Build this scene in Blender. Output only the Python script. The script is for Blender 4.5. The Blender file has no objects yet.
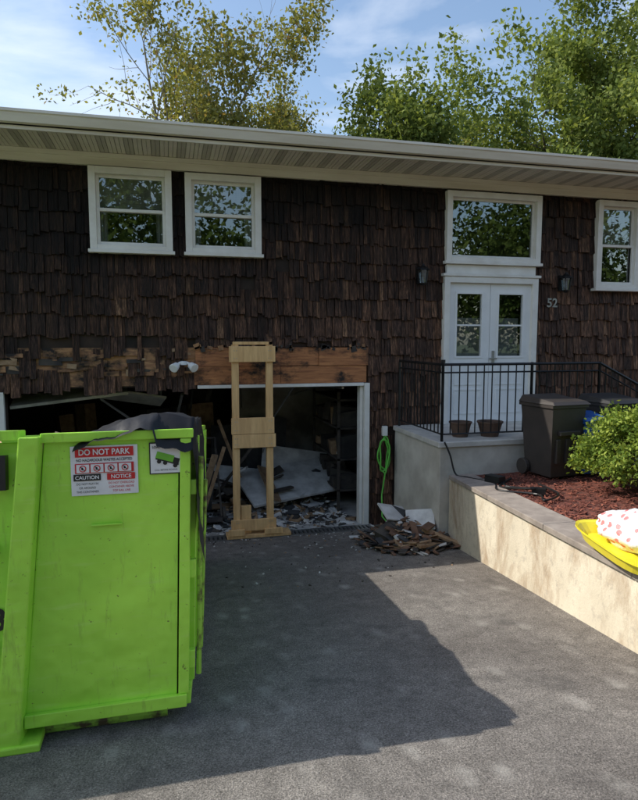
import bpy, math, random
import numpy as np
from mathutils import Vector, Matrix, Euler
import mathutils.noise as mn
R = random.Random(7)
S = bpy.context.scene
COL = S.collection

# ------------------------------------------------------------------ helpers
class MB:
    def __init__(s): s.v=[]; s.f=[]; s.m=[]
    def add(s, vs, fs, mi=0):
        o=len(s.v); s.v+= [tuple(v) for v in vs]
        for f in fs: s.f.append(tuple(i+o for i in f)); s.m.append(mi)
    def hexa(s, p, mi=0):
        s.add(p,[(3,2,1,0),(4,5,6,7),(0,1,5,4),(1,2,6,5),(2,3,7,6),(3,0,4,7)],mi)
    def box(s,x0,x1,y0,y1,z0,z1,mi=0,mat=None):
        p=[(x0,y0,z0),(x1,y0,z0),(x1,y1,z0),(x0,y1,z0),(x0,y0,z1),(x1,y0,z1),(x1,y1,z1),(x0,y1,z1)]
        if mat is not None: p=[mat@Vector(q) for q in p]
        s.hexa(p,mi)
    def rbox(s,c,size,rot,mi=0):
        M=Matrix.Translation(c)@Euler(rot).to_matrix().to_4x4()
        a,b,d=size[0]/2,size[1]/2,size[2]/2
        s.box(-a,a,-b,b,-d,d,mi,M)
    def tube(s,pts,r,n=8,mi=0,cap=True):
        pts=[Vector(p) for p in pts]
        rs=r if isinstance(r,(list,tuple)) else [r]*len(pts)
        o=len(s.v); prev=None
        for i,p in enumerate(pts):
            d=(pts[min(i+1,len(pts)-1)]-pts[max(i-1,0)])
            d = d.normalized() if d.length>1e-9 else Vector((0,0,1))
            if prev is None:
                a=Vector((0,0,1)) if abs(d.z)<.9 else Vector((1,0,0))
                u=d.cross(a).normalized()
            else:
                u=(prev-d*prev.dot(d)); u=u.normalized() if u.length>1e-6 else d.orthogonal().normalized()
            prev=u; w=d.cross(u)
            for k in range(n):
                t=2*math.pi*k/n
                s.v.append(tuple(p+(u*math.cos(t)+w*math.sin(t))*rs[i]))
        for i in range(len(pts)-1):
            for k in range(n):
                a=o+i*n+k; b=o+i*n+(k+1)%n
                s.f.append((a,b,b+n,a+n)); s.m.append(mi)
        if cap:
            s.f.append(tuple(o+k for k in range(n))[::-1]); s.m.append(mi)
            e=o+(len(pts)-1)*n
            s.f.append(tuple(e+k for k in range(n))); s.m.append(mi)
    def lathe(s,c,prof,n=20,mi=0):
        o=len(s.v); m=len(prof)
        for r,z in prof:
            for k in range(n):
                t=2*math.pi*k/n; s.v.append((c[0]+max(r,1e-4)*math.cos(t),c[1]+max(r,1e-4)*math.sin(t),c[2]+z))
        for i in range(m-1):
            for k in range(n):
                s.f.append((o+i*n+k,o+i*n+(k+1)%n,o+(i+1)*n+(k+1)%n,o+(i+1)*n+k)); s.m.append(mi)
    def obj(s,name,mats,parent=None,bevel=0,smooth=False):
        me=bpy.data.meshes.new(name); me.from_pydata(s.v,[],s.f); me.update()
        for m in (mats if isinstance(mats,(list,tuple)) else [mats]): me.materials.append(m)
        me.polygons.foreach_set('material_index',s.m)
        if smooth: me.polygons.foreach_set('use_smooth',[True]*len(s.f))
        ob=bpy.data.objects.new(name,me); COL.objects.link(ob)
        if parent: ob.parent=parent
        if bevel:
            b=ob.modifiers.new('b','BEVEL'); b.width=bevel; b.segments=2; b.limit_method='ANGLE'
        return ob
def empty(name):
    e=bpy.data.objects.new(name,None); COL.objects.link(e); e.empty_display_size=.2; return e
def text(name,s,size,loc,mat,parent,rot=(math.pi/2,0,0),align='CENTER',sx=1.0,bold=0.0):
    c=bpy.data.curves.new(name,'FONT'); c.body=s; c.size=size; c.align_x=align; c.align_y='CENTER'; c.offset=bold
    o=bpy.data.objects.new(name+'_tmp',c); COL.objects.link(o)
    bpy.context.view_layer.update()
    dg=bpy.context.evaluated_depsgraph_get()
    me=bpy.data.meshes.new_from_object(o.evaluated_get(dg)); bpy.data.objects.remove(o)
    me.materials.clear(); me.materials.append(mat)
    ob=bpy.data.objects.new(name,me); COL.objects.link(ob)
    ob.location=loc; ob.rotation_euler=rot; ob.scale=(sx,1,1); ob.parent=parent
    return ob

def newmat(name):
    m=bpy.data.materials.new(name); m.use_nodes=True; nt=m.node_tree
    return m,nt,nt.nodes['Principled BSDF']
def N(nt,t,**kw):
    n=nt.nodes.new(t)
    for k,v in kw.items(): setattr(n,k,v)
    return n
def coords(nt,scale=(1,1,1)):
    tc=N(nt,'ShaderNodeTexCoord'); mp=N(nt,'ShaderNodeMapping'); mp.inputs['Scale'].default_value=scale
    nt.links.new(tc.outputs['Object'],mp.inputs['Vector']); return mp.outputs['Vector']
def noise(nt,vec,scale,detail=4,rough=.6,dist=0):
    n=N(nt,'ShaderNodeTexNoise'); n.inputs['Scale'].default_value=scale; n.inputs['Detail'].default_value=detail
    n.inputs['Roughness'].default_value=rough; n.inputs['Distortion'].default_value=dist
    nt.links.new(vec,n.inputs['Vector']); return n.outputs['Fac']
def c3(c): return (c,c,c) if isinstance(c,(int,float)) else tuple(c)
def ramp(nt,fac,stops):
    r=N(nt,'ShaderNodeValToRGB'); e=r.color_ramp.elements
    e[0].position=stops[0][0]; e[0].color=(*c3(stops[0][1]),1)
    e[1].position=stops[-1][0]; e[1].color=(*c3(stops[-1][1]),1)
    for p,c in stops[1:-1]:
        q=e.new(p); q.color=(*c3(c),1)
    nt.links.new(fac,r.inputs['Fac']); return r.outputs['Color']
def mix(nt,f,a,b,mode='MIX'):
    m=N(nt,'ShaderNodeMix'); m.data_type='RGBA'; m.blend_type=mode
    for idx,val in ((0,f),(6,a),(7,b)):
        sock=m.inputs[idx]
        if isinstance(val,bpy.types.NodeSocket): nt.links.new(val,sock)
        elif idx==0: sock.default_value=val
        else: sock.default_value=(*c3(val),1)
    return m.outputs[2]
def bump(nt,b,h,strength=.3,dist=.01):
    n=N(nt,'ShaderNodeBump'); n.inputs['Strength'].default_value=strength; n.inputs['Distance'].default_value=dist
    nt.links.new(h,n.inputs['Height']); nt.links.new(n.outputs['Normal'],b.inputs['Normal'])
def simple(name,c1,c2=None,scale=5,rough=.7,bs=.2,bscale=40,stretch=(1,1,1),metal=0,lo=.35,hi=.65,spec=.5):
    m,nt,b=newmat(name); c2=c2 or tuple(x*.75 for x in c3(c1))
    v=coords(nt,stretch); f=noise(nt,v,scale)
    nt.links.new(ramp(nt,f,[(lo,c1),(hi,c2)]),b.inputs['Base Color'])
    b.inputs['Roughness'].default_value=rough; b.inputs['Metallic'].default_value=metal
    b.inputs['Specular IOR Level'].default_value=spec
    if bs>.12: bump(nt,b,noise(nt,v,bscale,4),bs)
    return m

# ------------------------------------------------------------------ materials
def shake_mat():
    m,nt,b=newmat('cedar_shake')
    g=N(nt,'ShaderNodeNewGeometry'); rnd=g.outputs['Random Per Island']
    v=coords(nt,(1,1,1)); vs=coords(nt,(26,26,1.1))
    grain=noise(nt,vs,2.0,6,.72)
    big=noise(nt,coords(nt,(1.5,1,.8)),.8,5,.65)
    base=ramp(nt,rnd,[(0,(.042,.024,.018)),(.35,(.070,.037,.025)),(.7,(.098,.050,.031)),(.93,(.135,.068,.040)),(1,(.21,.115,.065))])
    streak=ramp(nt,grain,[(.30,.06),(.44,.42),(.56,1.1),(.74,2.9)])
    c=mix(nt,1.0,base,streak,'MULTIPLY')
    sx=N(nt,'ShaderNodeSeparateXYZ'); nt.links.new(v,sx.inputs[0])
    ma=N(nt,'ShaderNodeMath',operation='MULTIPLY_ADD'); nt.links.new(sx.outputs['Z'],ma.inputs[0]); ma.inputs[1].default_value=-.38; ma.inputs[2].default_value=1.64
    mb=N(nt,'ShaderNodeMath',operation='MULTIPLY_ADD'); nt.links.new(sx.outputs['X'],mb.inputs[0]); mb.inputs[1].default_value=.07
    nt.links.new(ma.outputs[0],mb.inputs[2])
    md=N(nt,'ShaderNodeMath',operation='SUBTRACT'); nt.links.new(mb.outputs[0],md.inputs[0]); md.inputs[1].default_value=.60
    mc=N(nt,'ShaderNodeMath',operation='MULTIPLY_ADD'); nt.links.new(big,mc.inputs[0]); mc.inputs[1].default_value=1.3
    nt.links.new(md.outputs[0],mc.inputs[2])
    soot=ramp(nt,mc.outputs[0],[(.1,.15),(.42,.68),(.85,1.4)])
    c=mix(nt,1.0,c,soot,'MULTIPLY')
    nt.links.new(c,b.inputs['Base Color']); b.inputs['Roughness'].default_value=.72
    b.inputs['Specular IOR Level'].default_value=.3
    bump(nt,b,grain,1.0,.022); return m
M_shake=shake_mat()
M_sheath=simple('dark_sheathing',(.02,.015,.012),(.05,.03,.02),3,.9,0)
def beam_mat(name,c_a,c_b,char=.5):
    m,nt,b=newmat(name); v=coords(nt,(.9,8,9)); f=noise(nt,v,3,6,.65,.3); k=noise(nt,coords(nt,(1,1,1.6)),1.7,6,.7)
    c=ramp(nt,f,[(.3,c_a),(.65,c_b)])
    c=mix(nt,ramp(nt,k,[(char-.07,0.0),(char+.06,1.0)]),c,(.02,.014,.011))
    nt.links.new(c,b.inputs['Base Color']); b.inputs['Roughness'].default_value=.8; bump(nt,b,f,.4,.01); return m
M_beam=beam_mat('scorched_beam',(.58,.25,.095),(.28,.105,.045),.555)
M_ply=beam_mat('torn_sheathing',(.50,.27,.12),(.26,.12,.06),.53)
M_lumber=simple('new_lumber',(.76,.49,.22),(.56,.33,.14),2.5,.7,.15,20,(8,8,.8))
M_lumber2=simple('old_lumber',(.42,.28,.16),(.22,.13,.07),3,.8,.3,20,(3,3,3))
M_white=simple('white_trim',(.82,.80,.75),(.72,.69,.63),4,.55,.08)
M_doorw=simple('door_white',(.84,.84,.83),(.79,.79,.78),3,.4,.03)
M_cream=simple('cream_fascia',(.80,.76,.68),(.67,.62,.53),2,.55,.05,30,(.4,1,4))
M_soff=simple('soffit_cream',(.78,.73,.65),(.70,.65,.57),3,.6,.03)
M_soffd=simple('soffit_vent',(.54,.51,.45),(.46,.43,.38),3,.6,.03)
M_roof=simple('roof_shingle',(.10,.09,.08),(.05,.05,.05),8,.95,.4)
M_black=simple('black_iron',(.012,.012,.013),(.02,.02,.02),8,.45,.05,metal=.3)
M_intr=simple('garage_wall',(.08,.07,.06),(.03,.027,.024),1.2,.9)
M_part=simple('garage_partition',(.40,.37,.32),(.14,.12,.10),1.3,.9)
M_dry=simple('drywall',(.74,.72,.68),(.46,.44,.41),4,.9,.2)
M_conc=simple('porch_concrete',(.62,.58,.50),(.42,.38,.32),2.2,.9,.2,60)
M_pedge=simple('porch_edge',(.60,.57,.51),(.44,.42,.38),5,.85)
M_slab=simple('garage_floor',(.55,.53,.50),(.25,.24,.22),2.6,.9,.3,30)
M_rubbish=simple('charred_rubbish',(.035,.03,.028),(.09,.075,.06),5,.9,.4)
M_tar=simple('roofing_felt',(.03,.03,.032),(.06,.06,.06),5,.85)
M_bin=simple('bin_brown',(.050,.041,.036),(.036,.031,.028),5,.5,.08)
M_bind=simple('bin_dark',(.018,.018,.02),(.028,.027,.027),5,.5,.05)
M_blue=simple('bin_blue',(.02,.10,.36),(.02,.08,.28),5,.45,.05)
M_pot=simple('planter',(.12,.07,.045),(.07,.042,.03),6,.7)
M_yel=simple('yellow_plastic',(.80,.70,.04),(.75,.60,.03),4,.35,.02)
M_hose=simple('hose_green',(.16,.60,.08),(.12,.48,.06),5,.4,0)
M_metal=simple('galvanised',(.45,.45,.44),(.3,.3,.29),8,.4,.1,metal=.8)
M_curt=simple('curtain',(.50,.49,.46),(.34,.33,.31),2,.9,0,4,(8,8,.3))
M_room=simple('room_dark',(.03,.03,.032),(.05,.05,.05),2,.9,0)
M_red=simple('sign_red',(.62,.02,.025),(.56,.02,.02),3,.4,0)
M_sgw=simple('sign_white',(.80,.79,.77),(.70,.69,.67),6,.4,0)
M_sgk=simple('sign_black',(.015,.015,.015),(.02,.02,.02),6,.4,0)
M_sgg=simple('sign_green',(.18,.5,.04),(.15,.42,.04),6,.4,0)

def green_mat():
    m,nt,b=newmat('green_steel_paint'); v=coords(nt)
    f=noise(nt,v,1.6,5,.6); k=noise(nt,coords(nt,(7,7,1.1)),2.0,7,.75); s=noise(nt,v,30,4,.7); h=noise(nt,coords(nt,(1,1,9)),3,5,.7)
    c=ramp(nt,f,[(.3,(.50,.88,.085)),(.7,(.37,.71,.06))])
    c=mix(nt,ramp(nt,h,[(.55,0.0),(.75,.35)]),c,(.60,.80,.25))
    c=mix(nt,ramp(nt,k,[(.56,0.0),(.76,.65)]),c,(.17,.24,.05))
    c=mix(nt,ramp(nt,s,[(.65,0.0),(.69,.8)]),c,(.08,.055,.03))
    nt.links.new(c,b.inputs['Base Color']); b.inputs['Roughness'].default_value=.38
    bump(nt,b,noise(nt,v,2.3,3),.8,.07); return m
M_green=green_mat()
M_rust=simple('rusty_green',(.34,.60,.06),(.10,.07,.03),9,.7,.3,lo=.48,hi=.62)

def asphalt():
    m,nt,b=newmat('driveway_asphalt'); v=coords(nt)
    fine=noise(nt,v,110,3,.8); mid=noise(nt,v,9,6,.7); big=noise(nt,v,.6,5,.6,.6)
    c=ramp(nt,big,[(.3,(.138,.122,.108)),(.5,(.186,.167,.149)),(.7,(.240,.217,.192))])
    c=mix(nt,1.0,c,ramp(nt,fine,[(.30,.28),(.5,1.0),(.70,2.1)]),'MULTIPLY')
    c=mix(nt,.8,c,ramp(nt,mid,[(.3,.66),(.7,1.27)]),'MULTIPLY')
    # trodden plaster dust: footprint-sized smudges in patches
    vo=N(nt,'ShaderNodeTexVoronoi'); vo.inputs['Scale'].default_value=1.0; vo.inputs['Randomness'].default_value=1.0
    nz=N(nt,'ShaderNodeTexNoise'); nz.inputs['Scale'].default_value=5; nz.inputs['Detail'].default_value=3; 
    v2=coords(nt,(6.5,3.6,1)); nt.links.new(v2,nz.inputs['Vector']); nt.links.new(mix(nt,.22,v2,nz.outputs['Color']),vo.inputs['Vector'])
    d1=ramp(nt,vo.outputs['Distance'],[(.10,.55),(.34,0.0)]); d2=noise(nt,v,.9,4,.6); d3=noise(nt,v,7,4,.7)
    dm=N(nt,'ShaderNodeMath',operation='MULTIPLY')
    nt.links.new(d1,dm.inputs[0]); nt.links.new(ramp(nt,d2,[(.40,0.0),(.58,1.0)]),dm.inputs[1])
    dn=N(nt,'ShaderNodeMath',operation='MULTIPLY'); nt.links.new(dm.outputs[0],dn.inputs[0]); nt.links.new(ramp(nt,d3,[(.40,.25),(.58,1.0)]),dn.inputs[1])
    c=mix(nt,dn.outputs[0],c,(.50,.47,.42))
    st=noise(nt,v,1.8,6,.7,.8); c=mix(nt,ramp(nt,st,[(.56,0.0),(.70,.5)]),c,(.07,.065,.062))
    nt.links.new(c,b.inputs['Base Color']); b.inputs['Roughness'].default_value=.92; b.inputs['Specular IOR Level'].default_value=.3
    bump(nt,b,fine,.9,.012); return m
M_asph=asphalt()
def stucco():
    m,nt,b=newmat('retaining_wall_stucco'); v=coords(nt); vs=coords(nt,(1.8,1.8,.7))
    c=ramp(nt,noise(nt,v,2.5,5),[(.3,(.72,.64,.50)),(.7,(.57,.50,.38))])
    st=noise(nt,vs,1.7,7,.7,.4); c=mix(nt,ramp(nt,st,[(.49,0.0),(.66,.8)]),c,(.34,.23,.14))
    c=mix(nt,ramp(nt,noise(nt,v,14,6,.7),[(.53,0.0),(.70,.6)]),c,(.36,.31,.25))
    nt.links.new(c,b.inputs['Base Color']); b.inputs['Roughness'].default_value=.9; bump(nt,b,noise(nt,v,60,4),.35,.01); return m
M_stucco=stucco()
M_cap=simple('wall_cap',(.34,.29,.245),(.21,.175,.15),5,.9,.35,50)
M_mulch=simple('red_mulch',(.20,.055,.035),(.07,.028,.02),18,.95,.9,35)
M_chip=simple('mulch_chip',(.32,.10,.06),(.17,.06,.035),12,.9)
M_grass=simple('lawn_grass',(.06,.095,.02),(.09,.10,.04),3,.95,.6,60)
M_street=simple('street_asphalt',(.07,.068,.065),(.05,.05,.05),4,.95)
M_tarp=simple('black_tarp',(.010,.010,.012),(.018,.018,.02),4,.5,.5,6,spec=.3)
M_bark=simple('bark',(.13,.105,.085),(.07,.06,.05),6,.9,0,20,(1,1,.3))
M_barkl=simple('pale_bark',(.34,.31,.27),(.18,.16,.14),5,.85,0,20,(1,1,.4))
def bagmat():
    m,nt,b=newmat('spotted_bag'); v=coords(nt)
    vo=N(nt,'ShaderNodeTexVoronoi'); vo.inputs['Scale'].default_value=15; nt.links.new(v,vo.inputs['Vector'])
    f=ramp(nt,vo.outputs['Distance'],[(.30,1.0),(.36,0.0)])
    c=mix(nt,f,(.80,.78,.78),(.75,.22,.22)); nt.links.new(c,b.inputs['Base Color']); b.inputs['Roughness'].default_value=.5
    bump(nt,b,noise(nt,v,7,4),.6,.04); return m
M_bag=bagmat()
def leafmat(name,stops,tr=.4):
    m,nt,b=newmat(name); nt.nodes.remove(b); g=N(nt,'ShaderNodeNewGeometry')
    c=ramp(nt,g.outputs['Random Per Island'],stops)
    d=N(nt,'ShaderNodeBsdfDiffuse'); nt.links.new(c,d.inputs['Color'])
    t=N(nt,'ShaderNodeBsdfTranslucent'); nt.links.new(mix(nt,1.0,c,(1.35,1.3,.6),'MULTIPLY'),t.inputs['Color'])
    ms=N(nt,'ShaderNodeMixShader'); ms.inputs[0].default_value=tr
    nt.links.new(d.outputs[0],ms.inputs[1]); nt.links.new(t.outputs[0],ms.inputs[2])
    nt.links.new(ms.outputs[0],nt.nodes['Material Output'].inputs['Surface']); return m
M_leafA=leafmat('leaf_olive',[(0,(.15,.15,.055)),(.5,(.23,.24,.085)),(.90,(.32,.30,.11)),(1,(.34,.22,.09))])
M_leafB=leafmat('leaf_green',[(0,(.09,.13,.04)),(.5,(.18,.23,.07)),(1,(.29,.33,.11))])
M_leafC=leafmat('leaf_shrub',[(0,(.09,.14,.03)),(.5,(.19,.27,.05)),(1,(.36,.42,.09))],.3)
M_leafD=leafmat('leaf_far',[(0,(.05,.08,.02)),(.5,(.08,.12,.03)),(1,(.13,.17,.045))],.2)
def glass():
    m,nt,b=newmat('window_glass'); nt.nodes.remove(b)
    t=N(nt,'ShaderNodeBsdfTransparent'); t.inputs[0].default_value=(.60,.63,.63,1)
    g=N(nt,'ShaderNodeBsdfGlossy'); g.inputs['Roughness'].default_value=.01; g.inputs['Color'].default_value=(.9,.95,.95,1)
    ms=N(nt,'ShaderNodeMixShader'); ms.inputs[0].default_value=.22
    nt.links.new(t.outputs[0],ms.inputs[1]); nt.links.new(g.outputs[0],ms.inputs[2])
    nt.links.new(ms.outputs[0],nt.nodes['Material Output'].inputs['Surface']); return m
M_glass=glass()

SL=.133
def gz(y): return max(0,-y)*SL if y>-11 else 11*SL

# ------------------------------------------------------------------ ground
g=MB(); ys=[150,12,0.0,-11,-150]; zs=[-.05,-.05,-.03,11*SL-.03,11*SL-.03]
for i in range(4):
    g.add([(-150,ys[i+1],zs[i+1]),(150,ys[i+1],zs[i+1]),(150,ys[i],zs[i]),(-150,ys[i],zs[i])],[(0,1,2,3)])
g.obj('ground',M_grass)
g=MB()
for a,b_ in ((0,-11),(-11,-14)):
    g.add([(-4.5,b_,gz(b_)),(3.6,b_,gz(b_)),(3.6,a,gz(a)),(-4.5,a,gz(a))],[(0,1,2,3)])
g.obj('driveway',M_asph)
g=MB(); g.add([(-150,-22,gz(-20)-.02),(150,-22,gz(-20)-.02),(150,-14,gz(-20)-.02),(-150,-14,gz(-20)-.02)],[(0,1,2,3)])
g.obj('street',M_street)

# ------------------------------------------------------------------ house
house=empty('shingle_house')
HX0,HX1=-9.5,12.0; ZT=5.10  # left end lengthened out of view so the eave shadow stays whole
GX0,GX1,GZ=-2.02,2.79,2.13
wins=[(-.91,.115,3.92,4.95),(.283,1.288,3.92,4.94),(4.02,5.58,3.925,4.93),(6.58,8.1,3.58,4.93)]
door=(4.0,5.56,1.5,3.70)
def inset(r,d): return (r[0]+d,r[1]-d,r[2]+d,r[3]-d)
openings=[(GX0,GX1,-1,GZ)]+[inset(w,.07) for w in wins]+[(door[0]+.07,door[1]-.07,1.5,door[3]-.07)]
xs=sorted({HX0,HX1,*[o[0] for o in openings],*[o[1] for o in openings]}); zz=sorted({-.1,ZT,*[max(-.1,o[2]) for o in openings],*[o[3] for o in openings]})
w=MB()
for j in range(len(zz)-1):
    run=None
    for i in range(len(xs)-1):
        cx,cz=(xs[i]+xs[i+1])/2,(zz[j]+zz[j+1])/2
        hole=any(o[0]<cx<o[1] and o[2]<cz<o[3] for o in openings)
        if not hole:
            if run is None: run=xs[i]
        if hole and run is not None:
            w.box(run,xs[i],0,.14,zz[j],zz[j+1]); run=None
    if run is not None: w.box(run,xs[-1],0,.14,zz[j],zz[j+1])
w.obj('front_wall',M_sheath,house)
w=MB(); w.box(HX0,HX0+.14,.145,9,-.1,ZT); w.box(HX1-.14,HX1,.145,9,-.1,ZT); w.box(HX0+.14,HX1-.14,8.86,9,-.1,ZT)
w.box(HX0+.14,HX1-.14,.145,8.86,2.45,2.6)
w.obj('side_and_rear_walls',M_sheath,house)
EY=-.86
w=MB(); p=math.tan(math.radians(13)); ridge=4.5; zr=5.24+(ridge-EY)*p
w.hexa([(HX0-.5,EY-.02,5.24),(HX1+.5,EY-.02,5.24),(HX1+.5,ridge,zr),(HX0-.5,ridge,zr),(HX0-.5,EY-.02,5.29),(HX1+.5,EY-.02,5.29),(HX1+.5,ridge,zr+.06),(HX0-.5,ridge,zr+.06)])
w.hexa([(HX0-.5,ridge,zr),(HX1+.5,ridge,zr),(HX1+.5,9.9,5.24),(HX0-.5,9.9,5.24),(HX0-.5,ridge,zr+.06),(HX1+.5,ridge,zr+.06),(HX1+.5,9.9,5.29),(HX0-.5,9.9,5.29)])
for x in (HX0,HX1-.1): w.add([(x,0,ZT),(x,9,ZT),(x,9,5.3),(x,ridge,zr),(x,0,5.3)],[(0,1,2,3,4)])
w.obj('roof',M_roof,house)
w=MB(); x=HX0-.5; k=0
while x<HX1+.4:
    mi=1 if k%3==2 else 0
    for q in range(2):
        w.box(x+q*.05,x+q*.05+.045,EY+.03,-.03,ZT+.02,ZT+.03,mi)
    x+=.104; k+=1
w.obj('soffit_panels',[M_soff,M_soffd],house)
w=MB(); w.box(HX0-.5,HX1+.5,EY+.0,0.0,ZT+.034,ZT+.05); w.obj('soffit_backing',M_soffd,house)
w=MB(); w.box(HX0-.5,HX1+.5,EY-.0,EY+.028,ZT-.005,5.235)
prof=[(EY-.004,5.27),(EY-.004,5.15),(EY-.075,5.15),(EY-.10,5.20),(EY-.115,5.235),(EY-.13,5.245),(EY-.13,5.275),(EY-.118,5.275)]
n=len(prof); vs=[(HX0-.55,a,b) for a,b in prof]+[(HX1+.55,a,b) for a,b in prof]
w.add(vs,[(i,i+1,i+1+n,i+n) for i in range(n-1)])
w.obj('fascia_and_gutter',M_cream,house)
w=MB(); w.box(HX0,HX1,-.085,-.002,4.965,ZT+.018); w.box(HX0,HX1,-.105,-.087,5.06,ZT+.016); w.obj('frieze_board',M_cream,house)

# shakes: thick hand-split butts, split into slivers with ragged ends, wavy courses
forb=[(GX0-.12,GX1+.05,-1,GZ+.0),(.38,GX1+.05,GZ,2.67)]+[inset(w_,.03) for w_ in wins]+[(door[0]+.03,door[1]-.03,1.4,door[3]-.03),(3.25,5.6,-1,1.45)]
EXP=.268
sh=MB(); row=0; z=-.06
while z<4.97:
    z0,z1=z,min(z+EXP+.06,4.985)
    br=sorted({HX0,HX1,*[f[0] for f in forb if f[2]<z1-.06 and f[3]>z0],*[f[1] for f in forb if f[2]<z1-.06 and f[3]>z0]})
    for i in range(len(br)-1):
        x=br[i]+ (0 if i else -R.random()*.1)
        while x<br[i+1]-.015:
            wd=R.choice([R.uniform(.06,.10),R.uniform(.09,.15),R.uniform(.14,.21)])
            xe=min(x+wd,br[i+1])
            if br[i+1]-xe<.035: xe=br[i+1]
            cx=(x+xe)/2; wave=.036*mn.noise(Vector((cx*.9,row*3.7,0)))
            a0=z0+wave-R.random()**2*.05+R.uniform(-.008,.008); a1=z1+(.03 if z1<4.9 else 0); skip=False; cut=False
            for f in forb:
                if f[0]<cx<f[1] and f[2]<a1-.09 and f[3]>a0:
                    if f[2]<=a0+.03 and f[3]>=a1-.09: skip=True
                    elif f[3]<a1-.09 and f[2]<=a0+.03: a0=f[3]; cut=True
                    elif f[2]>a0+.03: a1=f[2]
            over=GX0-.9<cx<.42
            if over and 2.24<z0+.06<2.62 and R.random()<.6: skip=True
            if over and z0<2.24: a0=2.02+R.uniform(0,.09)
            if over and z0<2.24 and R.random()<.1: skip=True
            if 0.2<cx<2.9 and 2.5<z0<2.75 and R.random()<.3: a0+=R.uniform(.02,.1)
            if R.random()<.01: skip=True
            if not skip and a1-a0>.03:
                t0=R.uniform(.038,.070); tl=R.uniform(-.018,.018); gap=R.uniform(.002,.006)
                if x<xe-2*gap-.01:
                    A,B=x+gap,xe-gap; nsl=max(1,int(round((B-A)/R.uniform(.035,.07)))); q=[0]+sorted(R.uniform(.15,.85) for _ in range(nsl-1))+[1]
                    for u0,u1 in zip(q[:-1],q[1:]):
                        if u1-u0<.04 : continue
                        P,Q=A+(B-A)*u0,A+(B-A)*u1
                        tb=t0+R.uniform(-.006,.006)+tl*(u0+u1-1); dz=R.uniform(-.009,.009); lo=a0+(0 if cut else R.uniform(-.012,.012)+(R.uniform(.01,.04) if R.random()<.12 else 0)); tm=.012+R.uniform(0,.005)
                        sh.hexa([(P,-tb,lo-dz),(Q,-tb,lo+dz),(Q,-.002,lo+dz),(P,-.002,lo-dz),
                                 (P,-tm,a1),(Q,-tm,a1),(Q,-.001,a1),(P,-.001,a1)])
            x=xe
    z+=EXP*R.uniform(.93,1.05); row+=1
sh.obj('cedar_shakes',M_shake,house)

w=MB(); w.box(GX0-.1,.9,-.016,-.002,GZ+.02,2.66,1)
w.box(.36,1.55,-.050,-.003,2.15,2.40,0); w.box(1.555,GX1+.03,-.044,-.003,2.15,2.395,0)
w.box(.38,2.1,-.042,-.003,2.405,2.66,0); w.box(2.105,GX1+.05,-.056,-.003,2.40,2.655,0)
w.obj('garage_header',[M_beam,M_ply],house)
w=MB()
for i in range(60):
    x=R.uniform(GX0-.6,.4); zc=R.uniform(2.30,2.64); L_=R.uniform(.05,.34)
    w.rbox((x,-.02-R.random()*.02,zc),(L_,.010,R.uniform(.02,.10)),(R.uniform(-.15,.15),R.uniform(-.08,.08)*(.3 if L_>.2 else 2.5),R.uniform(-.1,.1)),R.choice([0,0,0,1,2]))
for i in range(34):
    x=R.uniform(.3,GX1); w.rbox((x,-.055,2.66+R.uniform(-.03,.02)),(R.uniform(.02,.09),.010,R.uniform(.03,.10)),(0,R.uniform(-.5,.5),0),R.choice([0,2,2]))
w.obj('splintered_sheathing',[M_ply,M_lumber2,M_rubbish],house)
w=MB(); w.box(GX1-.002,GX1+.075,-.075,-.0,0,2.14); w.box(GX1-.05,GX1-.004,.0,.14,0,2.1); w.box(GX0-.07,GX0,-.06,-.0,0,2.1); w.box(.4,GX1-.006,-.06,-.004,2.10,2.145)
w.obj('garage_door_frame',M_white,house,.004)

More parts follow.
